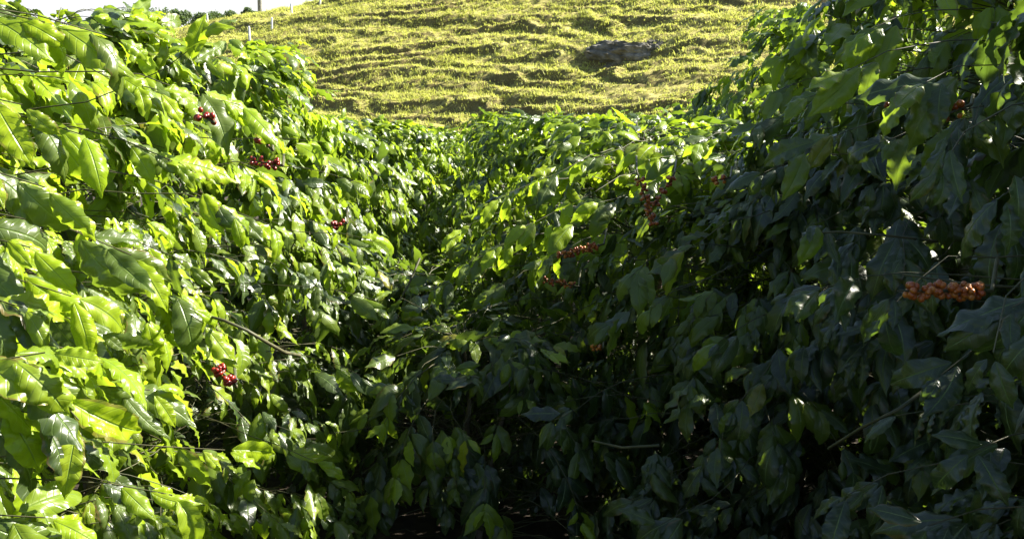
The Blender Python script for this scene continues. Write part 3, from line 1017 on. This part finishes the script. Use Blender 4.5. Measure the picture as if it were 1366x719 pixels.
def rock(x, y, z, sx, sy, sz, seed, label, yaw=0.0):
    nu, nv_ = 56, 30
    th = np.linspace(0, 2 * math.pi, nu, endpoint=False); ph = np.linspace(0.01, math.pi - .01, nv_)
    P, Q = np.meshgrid(ph, th, indexing='ij')
    d = np.stack([np.sin(P) * np.cos(Q), np.sin(P) * np.sin(Q), np.cos(P)], -1)
    d = np.sign(d) * np.abs(d) ** .75
    nz = fbm(d[..., 0] * 2.2 + 5 + seed, d[..., 2] * 3.1 + d[..., 1] * 1.7 + 9, 5, seed) - .5
    ridge = np.abs(fbm(d[..., 0] * 4 + d[..., 1] * 3, d[..., 2] * 4 + 2, 3, seed + 5) - .5)
    V = d * (1 + .75 * nz - .6 * ridge)[..., None] * np.array([sx, sy, sz])
    V = V.reshape(-1, 3)
    i = np.arange(nv_ - 1)[:, None] * nu; j = np.arange(nu)[None, :]; k = (j + 1) % nu
    F = np.stack([i + j, i + nu + j, i + nu + k, i + k], -1).reshape(-1, 4)
    o = link('rock', make_mesh('rock', V, [F], smooth=False), M_ROCK, None, (x, y, z), label=label, category='rock')
    o.rotation_euler = (0, 0, yaw)
    return o


rock(6.9, 56.7, .42, 2.3, .9, 1.0, 3, 'broad dark rock jutting from the grassy hillside')
rock(8.8, 56.9, .68, 1.1, .7, .75, 9, 'small rounded rock on the right end of the rocky bank', .3)

M_CROWN = blade_mat('tree_leaf', (0.04, 0.07, 0.035), (0.12, 0.16, 0.07), (0.15, 0.24, 0.05), 0.25, 0.6)


def far_tree(name, u, vt, dist, w, label, seed, clumps=7, cat='tree', shape=1.0):
    r = np.random.default_rng(seed)
    topp = at(u, vt, dist)
    x, y = topp[0], topp[1]
    z0 = hz(x, y) if (abs(x) < 95 and y < 160) else -3.0
    H = topp[2] - z0
    root = bpy.data.objects.new(name, None); COL.objects.link(root)
    root.location = (x, y, z0)
    root['label'] = label; root['category'] = cat; root['group'] = 'trees along the far skyline'
    A = Acc()
    tt = np.linspace(0, 1, 8)[:, None]
    P = np.array([0, 0, -.3]) + np.array([r.normal(0, .2), 0, H * .75]) * tt + r.normal(0, .04, (8, 3))
    A.add(*tube(P, np.linspace(.035 * H, .012 * H, 8), 7))
    C = []
    for k in range(clumps):
        a = r.uniform(0, 6.28); f = r.random()
        c = np.array([math.cos(a) * w * .36 * r.uniform(.3, 1), math.sin(a) * w * .36 * r.uniform(.3, 1), H * (.42 + .45 * f * shape)])
        if k == 0:
            c = np.array([0, 0, H * .84])
        C.append((c, w * r.uniform(.14, .26)))
        q = P[3 + int(3 * f)]
        A.add(*tube(np.stack([q, (q + c) / 2 + [0, 0, -.05 * H], c]), [.012 * H, .009 * H, .004 * H], 5))
    link('trunk', A.mesh('trunk'), M_WOOD, root)
    n = 420
    per = []
    for c, rr in C:
        d = unit(r.normal(0, 1, (n, 3))) * (r.random((n, 1)) ** .4)
        per.append(c + d * rr * np.array([1.15, 1.15, .85]) + r.normal(0, rr * .12, (n, 3)))
    O = np.concatenate(per)
    s = .028 * H * r.uniform(.6, 1.3, (len(O), 1))
    a = unit(r.normal(0, 1, (len(O), 3))); b = unit(np.cross(a, r.normal(0, 1, (len(O), 3))))
    V = np.stack([O - a * s, O - b * s * .6, O + a * s, O + b * s * .6], 1).reshape(-1, 3)
    F = np.arange(len(V)).reshape(-1, 4)
    rn = np.repeat(np.clip(r.normal(.45, .22, len(O)), 0, 1), 4)
    link('crown', make_mesh('crown', V, [F], attr={'rnd': rn}, smooth=False), M_CROWN, root)
    return root


far_tree('broadleaf_tree', 182, 11, 290, 13, 'widest hazy tree of the skyline, just above the left coffee shrubs', 1, 12)
far_tree('broadleaf_tree', 158, 18, 300, 9, 'low pale tree at the left end of the far tree line', 2, 8)
far_tree('broadleaf_tree', 221, 11, 185, 6.4, 'rounded green tree left of the dark skyline tree', 3)
far_tree('broadleaf_tree', 247, 9, 170, 5.2, 'darkest round tree of the skyline, beside a white post', 4, 9)
far_tree('broadleaf_tree', 268, 14, 150, 4.2, 'small twiggy tree in front of the hill edge', 5, 6)
far_tree('broadleaf_tree', 287, 15, 158, 3.4, 'small rounded tree where the hill meets the sky', 6, 6)
far_tree('broadleaf_tree', 306, 12, 140, 3.2, 'tiny flat topped tree on the hill crest', 7, 5)
far_tree('broadleaf_tree', 330, 7, 120, 2.3, 'small dark tree just left of the tall bare trunk', 8, 5)

# tall palm whose trunk leaves the frame at the top
pt = at(345, 14, 96)
px_, py_ = float(pt[0]), float(pt[1])
root = bpy.data.objects.new('palm_tree', None); COL.objects.link(root)
root.location = (px_, py_, hz(px_, py_))
root['label'] = 'tall slim grey trunk rising from the crest out of the photo'; root['category'] = 'palm tree'
tt = np.linspace(0, 1, 14)[:, None]
P = np.array([0, 0, -.3]) + np.array([.25, 0, 9.0]) * tt + np.array([.1, 0, 0]) * np.sin(tt * 5)
A = Acc(); A.add(*tube(P, np.linspace(.24, .16, 14), 10))
link('trunk', A.mesh('trunk'), simple_mat('palm_bark', [(.12, .12, .11), (.26, .25, .23)], 6, .9), root)
A = Acc()
for k in range(15):
    a = k * 2.4; el = .9 - .08 * k
    q = np.linspace(0, 1, 10)
    rr_ = q * 2.4 * math.cos(el * .6); zz = 2.4 * (q * math.sin(el) - .75 * q ** 2)
    mid = np.stack([rr_ * math.cos(a), rr_ * math.sin(a), zz], 1) + P[-1]
    S = np.array([-math.sin(a), math.cos(a), 0])
    for i in range(1, 9):
        for sg in (-1, 1):
            for f in (0, .5):
                c = mid[i] * (1 - f) + mid[i + 1] * f
                e = c + S * sg * .55 * math.sin(math.pi * (q[i] * .8 + .15)) + np.array([0, 0, -.22]) + (mid[i + 1] - mid[i]) * .6
                tgt = unit(mid[i + 1] - mid[i]) * .045
                V = np.stack([c - tgt, c + tgt, e + tgt * .2, e - tgt * .2])
                A.add(V, np.array([[0, 1, 2, 3]]))
V = np.concatenate(A.V)
link('crown', A.mesh('crown', attr={'rnd': rng.random(len(V))}), M_CROWN, root)
